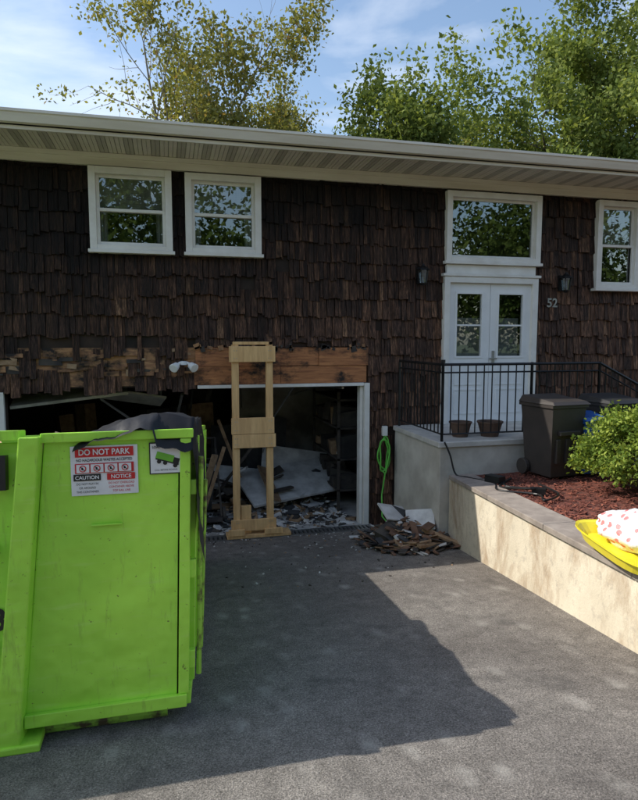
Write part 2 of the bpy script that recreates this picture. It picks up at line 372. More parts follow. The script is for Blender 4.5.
def window(nm,r,kind):
    x0,x1,z0,z1=r; e=empty(nm); e.parent=house
    T=.085
    w=MB()
    w.box(x0,x0+T,-.12,.0,z0,z1); w.box(x1-T,x1,-.12,.0,z0,z1); w.box(x0+T,x1-T,-.12,.0,z1-T,z1); w.box(x0-.025,x1+.025,-.145,.0,z0-.045,z0-.002); w.box(x0+T,x1-T,-.12,0,z0,z0+T*.7)
    a0,a1,b0,b1=x0+T,x1-T,z0+T*.7,z1-T
    s=.04
    def sash(c0,c1,d0,d1,y,s=s):
        w.box(c0,c0+s,y,y+.03,d0,d1); w.box(c1-s,c1,y,y+.03,d0,d1); w.box(c0+s,c1-s,y,y+.03,d0,d0+s); w.box(c0+s,c1-s,y,y+.03,d1-s,d1)
    if kind=='hung':
        m=(b0+b1)/2; sash(a0,a1,m-.02,b1,-.045); sash(a0,a1,b0,m+.02,-.078)
    elif kind=='pair':
        c=(a0+a1)/2
        for q0,q1 in ((a0,c-.05),(c+.05,a1)):
            m=(b0+b1)/2; sash(q0,q1,m-.02,b1,-.045); sash(q0,q1,b0,m+.02,-.078)
        w.box(c-.05,c+.05,-.115,0,b0,b1)
    else: sash(a0,a1,b0,b1,-.05,.035)
    w.obj('frame',M_white,e,.004)
    w=MB(); w.add([(a0,-.03,b0),(a1,-.03,b0),(a1,-.031,b1),(a0,-.031,b1)],[(0,1,2,3)]); w.obj('glass',M_glass,e)
    w=MB(); w.box(a0-.05,a1+.05,.9,.92,b0-.3,b1+.12,0)
    w.obj('room',M_room,e)
    w=MB()
    if kind!='fixed':
        zt=b1; zb=(b0+b1)/2+.06
        k=0
        while zt-k*.028>zb:
            zc=zt-k*.028; w.add([(a0,.04,zc),(a1,.04,zc),(a1,.055,zc-.024),(a0,.055,zc-.024)],[(0,1,2,3)]); k+=1
        for sx in (a0,a1-.12):
            for q in range(6): w.add([(sx+q*.02,.08+.015*(q%2),b0),(sx+q*.02+.02,.08+.015*((q+1)%2),b0),(sx+q*.02+.02,.08+.015*((q+1)%2),b1),(sx+q*.02,.08+.015*(q%2),b1)],[(0,1,2,3)])
        w.obj('blind_and_curtain',M_curt,e)
window('window_upper_left',wins[0],'hung'); window('window_upper_mid',wins[1],'hung'); window('transom_window',wins[2],'fixed'); window('window_upper_right',wins[3],'pair')

e=empty('double_door'); e.parent=house
x0,x1,z0,z1=door; w=MB(); T=.09
w.box(x0,x0+T,-.12,0,z0,z1); w.box(x1-T,x1,-.12,0,z0,z1); w.box(x0+T,x1-T,-.12,0,z1-T,z1); w.box(x0-.03,x1+.03,-.14,0,z1+.002,z1+.04)
w.box(x0+.04,x1-.04,-.09,0,z1+.045,wins[2][2]-.05)
w.obj('door_frame',M_white,e,.004)
c=(x0+x1)/2; w=MB(); gl=MB()
for q0,q1 in ((x0+T,c-.004),(c+.004,x1-T)):
    g0,g1,h0,h1=q0+.14,q1-.14,z0+1.02,z1-T-.16
    w.box(q0,g0,-.06,-.02,z0,z1-T-.004); w.box(g1,q1,-.06,-.02,z0,z1-T-.004); w.box(g0,g1,-.06,-.02,z0,h0); w.box(g0,g1,-.06,-.02,h1,z1-T-.004)
    w.box(g0-.03,g1+.03,-.072,-.058,h0-.03,h0); w.box(g0-.03,g1+.03,-.072,-.058,h1,h1+.03); w.box(g0-.03,g0,-.072,-.058,h0,h1); w.box(g1,g1+.03,-.072,-.058,h0,h1)
    w.box(g0,g1,-.05,-.035,(h0+h1)/2-.012,(h0+h1)/2+.012)
    for p0,p1 in ((z0+.14,z0+.50),(z0+.58,z0+.88)):
        w.box(g0-.02,g1+.02,-.07,-.059,p0,p0+.02); w.box(g0-.02,g1+.02,-.07,-.059,p1,p1+.02); w.box(g0-.02,g0,-.07,-.059,p0+.02,p1); w.box(g1,g1+.02,-.07,-.059,p0+.02,p1)
    gl.add([(g0,-.04,h0),(g1,-.04,h0),(g1,-.04,h1),(g0,-.04,h1)],[(0,1,2,3)])
w.obj('door_leaves',M_doorw,e); gl.obj('door_glass',M_glass,e)
w=MB(); w.box(x0,x1,.7,.72,z0,z1); w.box(x0+.2,x1-.2,.1,.11,z0+1.0,z1-.6,1); w.obj('hall_behind',[M_room,M_curt],e)
w=MB(); w.rbox((c+.06,-.085,z0+.98),(.12,.02,.02),(0,0,0)); w.box(c+.045,c+.085,-.075,-.06,z0+.88,z0+1.1); w.obj('door_handle',M_metal,e)

num=empty('house_number'); text('digits','52',.19,(5.83,-.088,3.33),M_metal,num,bold=.004)
def lantern(x,z):
    e=empty('wall_lantern'); w=MB(); y=-.17
    w.box(x-.05,x+.05,-.085,-.035,z-.14,z+.10); w.tube([(x,-.08,z+.03),(x,-.12,z+.11),(x,y,z+.12)],.012,6)
    w.lathe((x,y,z),[(.012,.14),(.03,.11),(.095,.06),(.1,.05)],8)
    w.lathe((x,y,z),[(.055,-.15),(.06,-.135),(.02,-.17)],8)
    for k in range(4):
        a=math.pi/4+k*math.pi/2; w.tube([(x+.075*math.cos(a),y+.075*math.sin(a),z+.05),(x+.05*math.cos(a),y+.05*math.sin(a),z-.14)],.008,5)
    w.obj('lantern_frame',M_black,e)
    w=MB(); w.lathe((x,y,z),[(.045,-.13),(.066,.045)],8); w.obj('lantern_glass',M_glass,e)
lantern(3.63,3.72); lantern(6.0,3.66)
e=empty('flood_light'); w=MB(); fx,fz=.22,2.46
w.lathe((fx,-.085,fz-.01),[(.055,-.02),(.055,.02),(.03,.03)],14)
for s_ in (-1,1):
    d=Vector((s_*.55,-.8,-.45)).normalized(); p0=Vector((fx+s_*.05,-.10,fz))
    w.tube([p0,p0+d*.05,p0+d*.08,p0+d*.17,p0+d*.175],[.015,.02,.045,.062,.052],14)
w.obj('lamp_heads',M_doorw,e,smooth=False)

# ------------------------------------------------------------------ garage interior
gi=empty('garage_interior')
w=MB(); w.box(-3.4,3.6,.15,6,-.06,.004,0); w.obj('garage_floor',M_slab,gi)
w=MB(); w.box(-3.4,-3.3,.15,5,0.005,2.44,0); w.box(3.2,3.3,.15,5,.005,2.44,0); w.box(-3.29,1.2,4.6,4.7,.005,2.44,0); w.box(1.2,3.19,3.0,3.1,.005,2.44,1)
for k in range(9): w.box(-3.2+k*.75,-3.15+k*.75,.2,4.6,2.25,2.44,0)
w.obj('garage_walls',[M_intr,M_part],gi)
e=empty('fallen_garage_door'); w=MB()
w.rbox((2.0,1.45,.40),(1.75,1.0,.04),(math.radians(20),math.radians(-4),math.radians(14)),0)
w.rbox((1.35,1.9,.34),(1.7,.55,.04),(math.radians(32),math.radians(6),math.radians(-14)),0)
w.rbox((2.2,2.1,.62),(1.2,.5,.03),(math.radians(40),math.radians(9),math.radians(-6)),0)
w.rbox((-1.3,.55,2.0),(1.5,.5,.04),(math.radians(12),math.radians(-6),math.radians(4)),0)
w.rbox((-.7,1.2,1.92),(1.3,.5,.03),(math.radians(-20),math.radians(10),math.radians(9)),0)
w.tube([(.2,.3,2.0),(.05,1.2,1.2),(-.15,2.2,.5)],.02,6,1); w.tube([(2.55,.25,2.05),(2.5,1.5,2.0),(2.3,3,1.7)],.02,6,1); w.tube([(-.9,.4,1.95),(-.2,.8,1.35)],.018,6,1); w.tube([(1.9,.6,2.1),(1.7,1.4,1.5),(1.6,2.0,.8)],.014,6,1)
w.obj('door_panels',[M_dry,M_metal],e)
e=empty('interior_debris'); w=MB()
for i in range(2800):
    x=R.uniform(-1.9,2.7); y=R.random()**1.3*2.6; s_=R.choice([.012,.02,.03,.05,.08])*R.uniform(.6,1.5)
    hh=max(0,(y-.35))*.06
    w.rbox((x,y,.012+R.random()*hh*1.5),(s_*2,s_*R.uniform(.6,1.4),s_*.35),(R.uniform(-.4,.4),R.uniform(-.4,.4),R.uniform(0,3)),R.choice([0,0,0,1,2,3,2]))
for i in range(60):
    x=R.uniform(-1.9,2.6); y=R.uniform(1.0,2.8)
    w.rbox((x,y,R.uniform(.05,.45)),(R.uniform(.25,.9),R.uniform(.04,.25),.03),(R.uniform(-.6,.6),R.uniform(-.6,.6),R.uniform(0,3)),R.choice([2,2,3,1,0,0]))
for i in range(30):
    x=R.uniform(-2,1.3); y=R.uniform(2.4,4.2); hgt=R.uniform(.4,1.6)
    w.rbox((x,y,hgt/2),(R.uniform(.2,.6),R.uniform(.2,.5),hgt),(R.uniform(-.08,.08),R.uniform(-.08,.08),R.uniform(0,1)),R.choice([3,3,2,1]))
for i in range(12):   # hanging strips of burnt ceiling board and wires
    x=R.uniform(-1.7,2.6); y=R.uniform(.6,2.8); l_=R.uniform(.2,.7)
    w.rbox((x,y,2.3-l_/2),(R.uniform(.02,.16),.01,l_),(R.uniform(-.3,.3),R.uniform(-.3,.3),R.uniform(0,3)),R.choice([2,2,3,0]))
w.rbox((.62,.55,.62),(.05,.035,1.25),(.25,.28,0),1); w.rbox((.52,.7,.55),(.09,.03,1.1),(.3,.22,.2),1); w.rbox((.9,1.0,.6),(.04,.03,1.3),(.3,.6,0),2); w.rbox((.35,.9,.5),(.5,.4,.6),(.1,.1,.4),3)
w.rbox((1.05,1.5,.75),(.05,.03,1.6),(.2,-.35,0),1); w.rbox((1.75,2.5,.8),(.7,.03,1.1),(-.15,.1,.1),3)
w.obj('rubble',[M_dry,M_lumber2,M_rubbish,M_tar],e)
e=empty('hand_truck'); w=MB()
for s_ in (-.2,.2): w.tube([(.55+s_,.55,.12),(.50+s_,.95,1.15),(.50+s_,1.0,1.25)],.016,7)
w.tube([(.30,1.0,1.25),(.70,1.0,1.25)],.016,7)
for zz_ in (.35,.65,.95): w.tube([(.33,.55+.4*(zz_-.12)/1.03,zz_),(.73,.55+.4*(zz_-.12)/1.03,zz_)],.01,6)
w.box(.35,.75,.35,.57,.10,.115)
for s_ in (-.24,.24): w.tube([(.55+s_-.02,.62,.13),(.55+s_+.02,.62,.13)],.12,16)
w.obj('hand_truck_frame',M_rubbish,e)
e=empty('storage_shelf'); w=MB()
for z in (.35,.85,1.35,1.8): w.box(2.6,3.1,.7,2.4,z,z+.03,0)
for x in (2.6,3.05):
    for y in (.7,2.35): w.box(x,x+.04,y,y+.04,0,1.95,0)
for z in (.38,.88,1.38):
    y=.75
    while y<2.2:
        d=R.uniform(.08,.25); hz=R.uniform(.12,.36); w.rbox((2.8,y+d/2,z+hz/2),(R.uniform(.2,.4),d,hz),(0,R.uniform(-.2,.2),R.uniform(-.4,.4)),R.choice([0,1,0,2,1,3])); y+=d+.02
w.obj('shelf_and_boxes',[M_rubbish,M_intr,M_lumber2,M_dry],e)

e=empty('trench_drain'); w=MB()
w.box(-2.0,2.85,-.40,-.37,.03,.066); w.box(-2.0,2.85,-.155,-.125,.0,.05)
x=-2.0
while x<2.83: w.box(x,x+.03,-.369,-.156,.03,.056); x+=.06
w.obj('grate',M_metal,e)
w=MB(); w.box(-2.0,2.85,-.369,-.156,.0275,.050-.018); w.obj('channel',M_sgk,e)
w=MB(); w.box(-2.0,2.9,-.124,.15,-.03,.03); w.obj('threshold_slab',M_slab,e)

# ------------------------------------------------------------------ timber shoring
e=empty('timber_shoring'); w=MB(); y=-.30
b0=.07
w.box(.84,.93,y-.045,y+.045,b0+.05,2.70); w.box(1.30,1.39,y-.045,y+.045,b0+.05,2.70)
w.box(.80,1.42,y-.075,y-.047,2.47,2.68,0); w.box(.82,1.40,y-.076,y-.047,1.50,1.72,0); w.box(.84,1.42,y-.074,y-.047,1.55-.24,1.55-.055,0)
w.box(.80,1.42,y-.074,y-.047,.16,.32,0); w.box(.74,1.62,y-.11,y+.11,b0,b0+.045,0); w.box(.86,1.34,y-.05,y+.05,2.70,2.74,0); w.box(.76,.98,y-.13,y-.08,b0+.046,b0+.13)
w.box(1.25,1.5,y-.13,y-.08,b0+.046,b0+.12); w.box(.94,1.08,y-.03,y+.04,b0+.046,.5)
w.obj('posts_and_plates',M_lumber,e,.004)
w=MB()
for zc in (2.52,2.62,1.55,1.67,1.36,1.44,.20,.28):
    for xx in (.87,.90,1.33,1.36): w.tube([(xx,y-.0755,zc),(xx,y-.0785,zc)],.006,6)
w.obj('nail_heads',M_metal,e)

# ------------------------------------------------------------------ dumpster
dump=empty('roll_off_dumpster')
DY0,DY1=-5.30,-1.5
def D(x,y,h):
    return (x+.075*(y-DY0)+.045*h/1.58, y, gz(y)+h)
def dbox(w,x0,x1,y0,y1,h0,h1,mi=0):
    w.hexa([D(x0,y0,h0),D(x1,y0,h0),D(x1,y1,h0),D(x0,y1,h0),D(x0,y0,h1),D(x1,y0,h1),D(x1,y1,h1),D(x0,y1,h1)],mi)
XL,XR=-2.4,.05
w=MB()
dbox(w,XR-.05,XR,DY0,DY1,.10,1.55); dbox(w,XL,XL+.05,DY0,DY1,.10,1.55); dbox(w,XL+.051,XR-.051,DY1-.05,DY1,.10,1.55); dbox(w,XL+.051,XR-.051,DY0+.0815,DY1-.051,.10,.16)
dbox(w,-.93,XR-.051,DY0+.051,DY0+.0805,.10,.16)  # floor strip added to stop sunlight leaking down behind the door panel
w.obj('container_shell',M_green,dump,.006)
w=MB()
y=DY0
w.hexa([D(-.75,y,.10),D(XR,y,.10),D(XR,y+.05,.10),D(-.75,y+.05,.10),D(-.64,y,1.56),D(XR,y,1.56),D(XR,y+.05,1.56),D(-.64,y+.05,1.56)])
w.obj('end_door_panel',M_green,dump,.008)
w=MB(); w.hexa([D(-.87,y-.075,.0),D(-.752,y-.075,.0),D(-.752,y+.05,.0),D(-.87,y+.05,.0),D(-.735,y-.075,1.585),D(-.642,y-.075,1.585),D(-.642,y+.05,1.585),D(-.735,y+.05,1.585)])
w.box(-.93,-.66,y-.09,y+.06,gz(y)+.01,gz(y)+.05)
w.obj('door_post',M_green,dump,.008)
w=MB(); w.hexa([D(XL,y+.03,.10),D(-.872,y+.03,.10),D(-.872,y+.08,.10),D(XL,y+.08,.10),D(XL,y+.03,1.56),D(-.738,y+.03,1.56),D(-.738,y+.08,1.56),D(XL,y+.08,1.56)])
dbox(w,XL,-.86,y-.02,y+.029,1.0,1.06); dbox(w,XL,-.88,y-.02,y+.029,.5,.56)
w.obj('end_left_panel',M_green,dump,.006)
w=MB()
dbox(w,-.65,XR+.03,y-.03,y+.07,1.552,1.60); dbox(w,XL-.03,-.74,y-.03,y+.07,1.57,1.62); dbox(w,XR-.06,XR+.03,y+.071,DY1,1.552,1.60); dbox(w,XL-.03,XL+.06,y+.1,DY1,1.552,1.60)
dbox(w,-.74,XR+.01,y-.035,y-.002,.10,.17); dbox(w,XR-.035,XR+.02,y-.022,y-.001,.171,1.55)
dbox(w,XR+.001,XR+.03,y,DY1,.10,.18)
for k in range(8):
    yy=y+.12+k*.5; dbox(w,XR+.001,XR+.045,yy,yy+.07,.181,1.55)
dbox(w,XR+.0,XR+.05,y+.0,y+.05,.30,.40); dbox(w,XR+.0,XR+.05,y+.0,y+.05,.8,.9); dbox(w,XR+.0,XR+.05,y+.0,y+.05,1.25,1.33)
dbox(w,-.42,-.27,y-.022,y-.001,1.118,1.128)
w.obj('rims_and_ribs',M_green,dump,.006)
w=MB(); w.tube([D(XR+.07,y+.04,.25),D(XR+.07,y+.04,1.45)],.014,8); w.tube([D(XR+.075,y+.3,.3),D(XR+.09,y+.3,1.3)],.012,8); dbox(w,XL+.02,XL+.14,y+.05,DY1,0.0,.098); dbox(w,XR-.16,XR-.04,y+.2,DY1,0.0,.098); dbox(w,XL+.15,XR-.17,y+.2,y+.26,0.0,.098)  # unseen left rail and cross skirt added to block sun under the body
w.tube([D(-1.5,y+.1,.05),D(-.05,y+.1,.05)],.045,10)
w.obj('hinges_rails_and_sun_skirts',M_rust,dump)
w=MB(); dbox(w,-.95,-.80,y-.045,y+.0,1.33,1.50); w.obj('dark_box',M_sgk,dump)  # plain black box left of the door post
text('number','108',.16,(-.93,y+.022,gz(y)+.66),M_sgk,dump,bold=.004)
sg=empty('dumpster_sign'); sg.parent=dump
yy=y-.006
def plate(n,a,b,c_,d_,m,dy=0):
    q=MB(); q.box(a,b,yy-dy-.003,yy-dy,c_,d_); return q.obj(n,m,sg)
SX0,SX1,SZ0,SZ1=-.475,-.155,1.985,2.235
plate('warning_plate',SX0,SX1,SZ0,SZ1,M_sgw)
plate('red_header',SX0+.022,SX1-.02,SZ1-.055,SZ1-.008,M_red,.004)
text('do_not_park','DO NOT PARK',.041,((SX0+SX1)/2,yy-.009,SZ1-.032),M_sgw,sg,sx=.88,bold=.0008)
text('line_a','NO HAZARDOUS WASTES ACCEPTED',.019,((SX0+SX1)/2,yy-.005,SZ1-.072),M_sgk,sg,sx=.82,bold=.0003)
plate('red_frame',SX0+.02,SX1-.02,SZ1-.137,SZ1-.088,M_red,.004)
for k in range(4):
    a=SX0+.027+k*.067; plate('pictogram_field',a,a+.06,SZ1-.133,SZ1-.092,M_sgw,.0075)
    q=MB(); q.tube([(a+.03,yy-.012,SZ1-.1125),(a+.03,yy-.0125,SZ1-.1125)],.017,14); q.obj('pictogram_ring',M_red,sg)
    q=MB(); q.tube([(a+.03,yy-.013,SZ1-.1125),(a+.03,yy-.0135,SZ1-.1125)],.012,14); q.obj('pictogram',M_sgw,sg)
    q=MB(); q.rbox((a+.03,yy-.0145,SZ1-.1125),(.026,.0006,.004),(0,.8,0)); q.rbox((a+.028,yy-.0142,SZ1-.112),(.008,.0006,.014),(0,.1,0)); q.obj('pictogram_bar',M_sgk,sg)
plate('red_caution',SX0+.012,SX0+.14,SZ0+.075,SZ0+.108,M_sgk,.004); text('caution','CAUTION',.025,(SX0+.076,yy-.009,SZ0+.091),M_sgw,sg,bold=.0005)
plate('red_notice',SX1-.15,SX1-.015,SZ0+.075,SZ0+.108,M_red,.004); text('notice','NOTICE',.027,(SX1-.082,yy-.009,SZ0+.091),M_sgw,sg,bold=.0005)
for k,(t1,t2) in enumerate([('DO NOT PLAY IN','DO NOT OVERLOAD'),('OR AROUND','CONTAINER ABOVE'),('THIS CONTAINER','TOP RAIL LINE')]):
    text('small',t1,.0155,(SX0+.076,yy-.005,SZ0+.058-k*.02),M_sgk,sg,sx=.85); text('small',t2,.0155,(SX1-.082,yy-.005,SZ0+.058-k*.02),M_red,sg,sx=.85)
a,b_,c_,d_=-.098,.066,2.075,2.24
plate('truck_plate_edge',a,b_,c_,d_,M_sgk); plate('truck_plate',a+.006,b_-.006,c_+.006,d_-.006,M_sgw,.004)
text('load_below','LOAD BELOW LINE',.017,((a+b_)/2,yy-.009,d_-.024),M_sgk,sg,sx=.9,bold=.0004)
q=MB(); q.rbox((-.02,yy-.009,2.165),(.09,.0006,.035),(0,.3,0)); q.obj('truck_box',M_sgg,sg)
q=MB(); q.rbox((.035,yy-.009,2.14),(.03,.0006,.035),(0,.3,0)); q.rbox((-.01,yy-.0085,2.14),(.12,.0006,.008),(0,.3,0))
for xx,z_ in ((-.05,2.142),(-.02,2.134),(.03,2.118)): q.tube([(xx,yy-.010,z_),(xx,yy-.0106,z_)],.011,12)
q.obj('truck_cab',M_sgk,sg); text('small','CALL BEFORE MOVING',.011,((a+b_)/2,yy-.009,c_+.022),M_sgk,sg)
w=MB(); nx,ny=40,34
def tarp(i,j):
    x=-.50+i*(.78/ (nx-1)); yv=DY0-.05+j*(1.7/(ny-1))
    h=1.62+.05*mn.noise(Vector((x*4,yv*3,1)))+.025*mn.noise(Vector((x*14,yv*11,5)))
    if j<2: h-= (2-j)*.035*(1 if x<-.1 else 2.2)
    ex=0
    if x>.08: h-= (x-.08)*2.9+.03*mn.noise(Vector((yv*8,2,2))); ex=-(x-.08)*.72+.02*mn.noise(Vector((x*20,yv*9,2)))
    if x<-.40: h-=(-.40-x)*.6
    h+= .045*math.exp(-((x+.12)**2)/.05)
    return D(x+ex,yv,h)
vs=[tarp(i,j) for j in range(ny) for i in range(nx)]
w.add(vs,[(j*nx+i,j*nx+i+1,(j+1)*nx+i+1,(j+1)*nx+i) for j in range(ny-1) for i in range(nx-1)])
w.obj('tarp',M_tarp,dump,smooth=True)
w=MB()
for i in range(60): w.rbox(D(R.uniform(-2.1,-.2),R.uniform(-4.8,-1.8),R.uniform(1.05,1.42)),(R.uniform(.3,.9),R.uniform(.1,.5),.05),(R.uniform(-.4,.4),R.uniform(-.4,.4),R.uniform(0,3)),R.choice([0,1,2]))
w.obj('load',[M_rubbish,M_lumber2,M_dry],dump)

# ------------------------------------------------------------------ retaining wall, bed, porch
def wx(y): return 3.40+ (y+1.6)*.118
def wt(y): return 1.09+(-y-1.6)*.043
rw=empty('retaining_wall'); w=MB()
ysw=[-1.62,-3,-4.5,-6,-8.4]
for a,b_ in zip(ysw[:-1],ysw[1:]):
    w.hexa([(wx(b_),b_,-.1),(wx(b_)+.26,b_,-.1),(wx(a)+.26,a,-.1),(wx(a),a,-.1),(wx(b_),b_,wt(b_)-.05),(wx(b_)+.26,b_,wt(b_)-.05),(wx(a)+.26,a,wt(a)-.05),(wx(a),a,wt(a)-.05)])
w.obj('wall_body',M_stucco,rw)
w=MB(); a=-1.665
while a>-8.3:
    b_=a-1.18
    w.hexa([(wx(b_)-.03,b_,wt(b_)-.048),(wx(b_)+.30,b_,wt(b_)-.048),(wx(a)+.30,a,wt(a)-.048),(wx(a)-.03,a,wt(a)-.048),(wx(b_)-.03,b_,wt(b_)+.004),(wx(b_)+.30,b_,wt(b_)+.004),(wx(a)+.30,a,wt(a)+.004),(wx(a)-.03,a,wt(a)+.004)]); a=b_-.006
w.obj('wall_cap',M_cap,rw,.006)
w=MB(); nx,ny=60,60
vs=[]
for j in range(ny):
    for i in range(nx):
        y=-1.0-j*(7.6/(ny-1)); x0=wx(y)+.28; x=x0+(i/(nx-1))**1.6*(14-x0)
        z=wt(y)-.02+.06*mn.noise(Vector((x*.8,y*.8,0)))+.02*mn.noise(Vector((x*6,y*6,3)))+ (0 if i else -.1)
        if i<4: z=min(z,wt(y)-.012)
        vs.append((x,y,z))
w.add(vs,[(j*nx+i,(j+1)*nx+i,(j+1)*nx+i+1,j*nx+i+1) for j in range(ny-1) for i in range(nx-1)])
w.obj('garden_bed',M_mulch,smooth=True)
w=MB()
for i in range(5200):
    y=R.uniform(-6.8,-1.7); x=wx(y)+.32+R.random()**1.5*3.2
    z=wt(y)-.005+.06*mn.noise(Vector((x*.8,y*.8,0)))
    w.rbox((x,y,z),(R.uniform(.02,.07),R.uniform(.006,.018),.006),(R.uniform(-.5,.5),R.uniform(-.5,.5),R.uniform(0,3.1)),R.choice([0,0,1]))
w.obj('mulch_chips',[M_mulch,M_chip])

porch=empty('front_porch'); w=MB(); PX0,PX1,PY=3.27,5.6,-1.60
w.box(PX0,PX1,PY,-.05,-.05,1.43,0); w.box(PX0-.03,PX1+.03,PY-.03,-.05,1.432,1.50,1)
for k in range(4): w.box(PX1+.035+k*.30,PX1+.335+k*.30,PY+.05,-.25,.7,1.37-k*.14,1)
w.obj('porch_slab_and_steps',[M_conc,M_pedge],porch,.008)
rail=empty('porch_railing'); w=MB()
def railrun(p,q,h=.96,n=None):
    p,q=Vector(p),Vector(q); L=(q-p).length; n=n or int(L/.105)
    up=Vector((0,0,1))
    w.tube([p+up*h,q+up*h],.019,6); w.tube([p+up*(h-.10),q+up*(h-.10)],.011,5); w.tube([p+up*.09,q+up*.09],.011,5)
    for k in range(n+1):
        a=p+(q-p)*k/n
        if k in (0,n): w.tube([a,a+up*(h+.02)],.018,6)
        else: w.tube([a+up*.09,a+up*(h-.01)],.0085,5)
zp=1.50
railrun((PX0+.04,-.12,zp),(PX0+.04,PY+.04,zp)); railrun((PX0+.04,PY+.04,zp),(4.55,PY+.04,zp)); railrun((4.55,PY+.04,zp),(PX1-.04,PY+.04,zp))
railrun((PX1-.04,PY+.04,zp),(PX1+1.25,PY+.04,zp-.62))
w.tube([(PX0+.04,PY+.04,zp+.98),(PX0+.04,PY+.04,zp+1.02)],.028,8)
w.obj('iron_railing',M_black,rail)
def pot(x,y,z,r,h):
    e=empty('planter'); w=MB()
    w.lathe((x,y,z),[(r*.7,0),(r,h*.9),(r*1.08,h*.9),(r*1.08,h),(r*.9,h),(r*.85,h*.86)],18); w.lathe((x,y,z),[(r*.86,h*.80),(.001,h*.88)],18)
    w.obj('pot',M_pot,e)
pot(3.72,-1.25,zp,.14,.2); pot(4.12,-1.3,zp,.16,.2)

def bin_(name,x,y,z,wd,dp,h,mat,rot=0,lidm=None):
    e=empty(name); w=MB(); a,b_=wd/2,dp/2
    w.hexa([(-a*.82,-b_*.8,.03),(a*.82,-b_*.8,.03),(a*.82,b_*.8,.03),(-a*.82,b_*.8,.03),(-a,-b_,h-.12),(a,-b_,h-.12),(a,b_,h-.12),(-a,b_,h-.12)])
    w.box(-a-.02,a+.02,-b_-.02,b_+.02,h-.119,h-.08)
    w.hexa([(-a-.03,-b_-.05,h-.078),(a+.03,-b_-.05,h-.078),(a+.03,b_+.02,h-.078),(-a-.03,b_+.02,h-.078),(-a,-b_,h-.04),(a,-b_,h-.04),(a,b_-.02,h+.01),(-a,b_-.02,h+.01)])
    w.box(-a*.6,a*.6,-b_-.03,-b_*.93,h*.55,h*.6)
    for s_ in (-.55,0,.55): w.box(s_*a-.03,s_*a+.03,-b_*.99,-b_*.8,.2,h*.5)
    w.tube([(-a*.8,b_+.05,h-.06),(a*.8,b_+.05,h-.06)],.016,8)
    for s_ in (-1,1): w.tube([(s_*a*.9,b_*.75,.1),(s_*(a*.9+.05),b_*.75,.1)],.1,16)
    w.obj('bin_body',mat,e,.012); e.location=(x,y,z); e.rotation_euler=(0,0,rot)
    return e
bin_('trash_bin',4.57,-2.00,1.10,.50,.56,.98,M_bin,.12)
bin_('trash_bin',5.42,-1.96,1.12,.50,.52,.95,M_bind,.05)
bin_('recycling_bin',4.98,-2.12,1.12,.26,.34,.76,M_blue,-.1)

e=empty('yellow_sled'); w=MB()
M_=Matrix.Translation((3.12,-5.02,1.262))@Euler((math.radians(2),math.radians(-2.5),math.radians(81))).to_matrix().to_4x4()
L,Wd=.45,.25
nseg=28
ring=[]
for k in range(nseg):
    t=2*math.pi*k/nseg; cx=abs(math.cos(t))**.55*math.copysign(1,math.cos(t)); sy=abs(math.sin(t))**.55*math.copysign(1,math.sin(t)); ring.append((cx,sy))
lv=[(.0,.01,1.0-.12),(1,.09,1.0),(2,.10,1.06),(3,.085,1.06)]
allv=[]
for (_,h,s_) in lv: allv+=[M_@Vector((L*s_*a,Wd*s_*b_,h)) for a,b_ in ring]
inner=[M_@Vector((L*.85*a,Wd*.82*b_,.025)) for a,b_ in ring]
fs=[(i*nseg+k,i*nseg+(k+1)%nseg,(i+1)*nseg+(k+1)%nseg,(i+1)*nseg+k) for i in range(3) for k in range(nseg)]
w.add(allv,fs+[tuple(range(nseg))[::-1]]); w.add([allv[nseg+k] for k in range(nseg)]+inner,[(k,(k+1)%nseg,nseg+(k+1)%nseg,nseg+k) for k in range(nseg)]+[tuple(range(nseg,2*nseg))])
w.obj('sled_shell',M_yel,e)
e=empty('spotted_bag'); w=MB(); n1,n2=28,18; C=Vector((3.20,-4.96,1.41)); vs=[]
for j in range(n2+1):
    ph=math.pi*j/n2
    for i in range(n1):
        th=2*math.pi*i/n1; d=Vector((math.sin(ph)*math.cos(th),math.sin(ph)*math.sin(th),math.cos(ph)))
        r=1+.28*mn.noise(d*2.1)+.12*mn.noise(d*6); vs.append(C+Vector((d.x*.18*r,d.y*.33*r,d.z*.13*r)))
w.add(vs,[(j*n1+i,(j+1)*n1+i,(j+1)*n1+(i+1)%n1,j*n1+(i+1)%n1) for j in range(n2) for i in range(n1)]); w.obj('bag',M_bag,e,smooth=True)

e=empty('garden_hose'); w=MB(); pts=[]
for k in range(90):
    t=k/89*2*math.pi*2.6; pts.append((3.07+.075*math.sin(t)+.02*math.sin(k*.45),-.11-.0006*k,1.12+.24*math.cos(t)-.0008*k))
pts+= [(3.08,-.16,.8),(3.02,-.2,.5),(3.0,-.28,.2),(3.06,-.5,.10),(3.2,-.8,.13)]
w.tube(pts,.012,7); w.obj('hose_coil',M_hose,e,smooth=True)
w=MB(); w.box(3.06,3.13,-.12,-.055,1.36,1.50); e=empty('outlet_box'); w.obj('box',M_white,e)
e=empty('power_cable'); w=MB()
pts=[(3.3,-1.66,1.51),(3.36,-1.70,1.35),(3.42,-1.74,1.12),(3.5,-1.9,1.11),(3.62,-2.3,1.12),(3.45,-2.7,1.15),(3.72,-3.0,1.16),(3.6,-3.3,1.18),(3.9,-3.1,1.18),(4.0,-2.6,1.16)]
def smoothp(p,n=8):
    o=[]; P=[Vector(q) for q in p]
    for i in range(len(P)-1):
        a,b_,c_,d_=P[max(i-1,0)],P[i],P[i+1],P[min(i+2,len(P)-1)]
        for k in range(n):
            t=k/n; o.append(.5*((2*b_)+(-a+c_)*t+(2*a-5*b_+4*c_-d_)*t*t+(-a+3*b_-3*c_+d_)*t**3))
    return o+[P[-1]]
w.tube(smoothp(pts),.011,6)
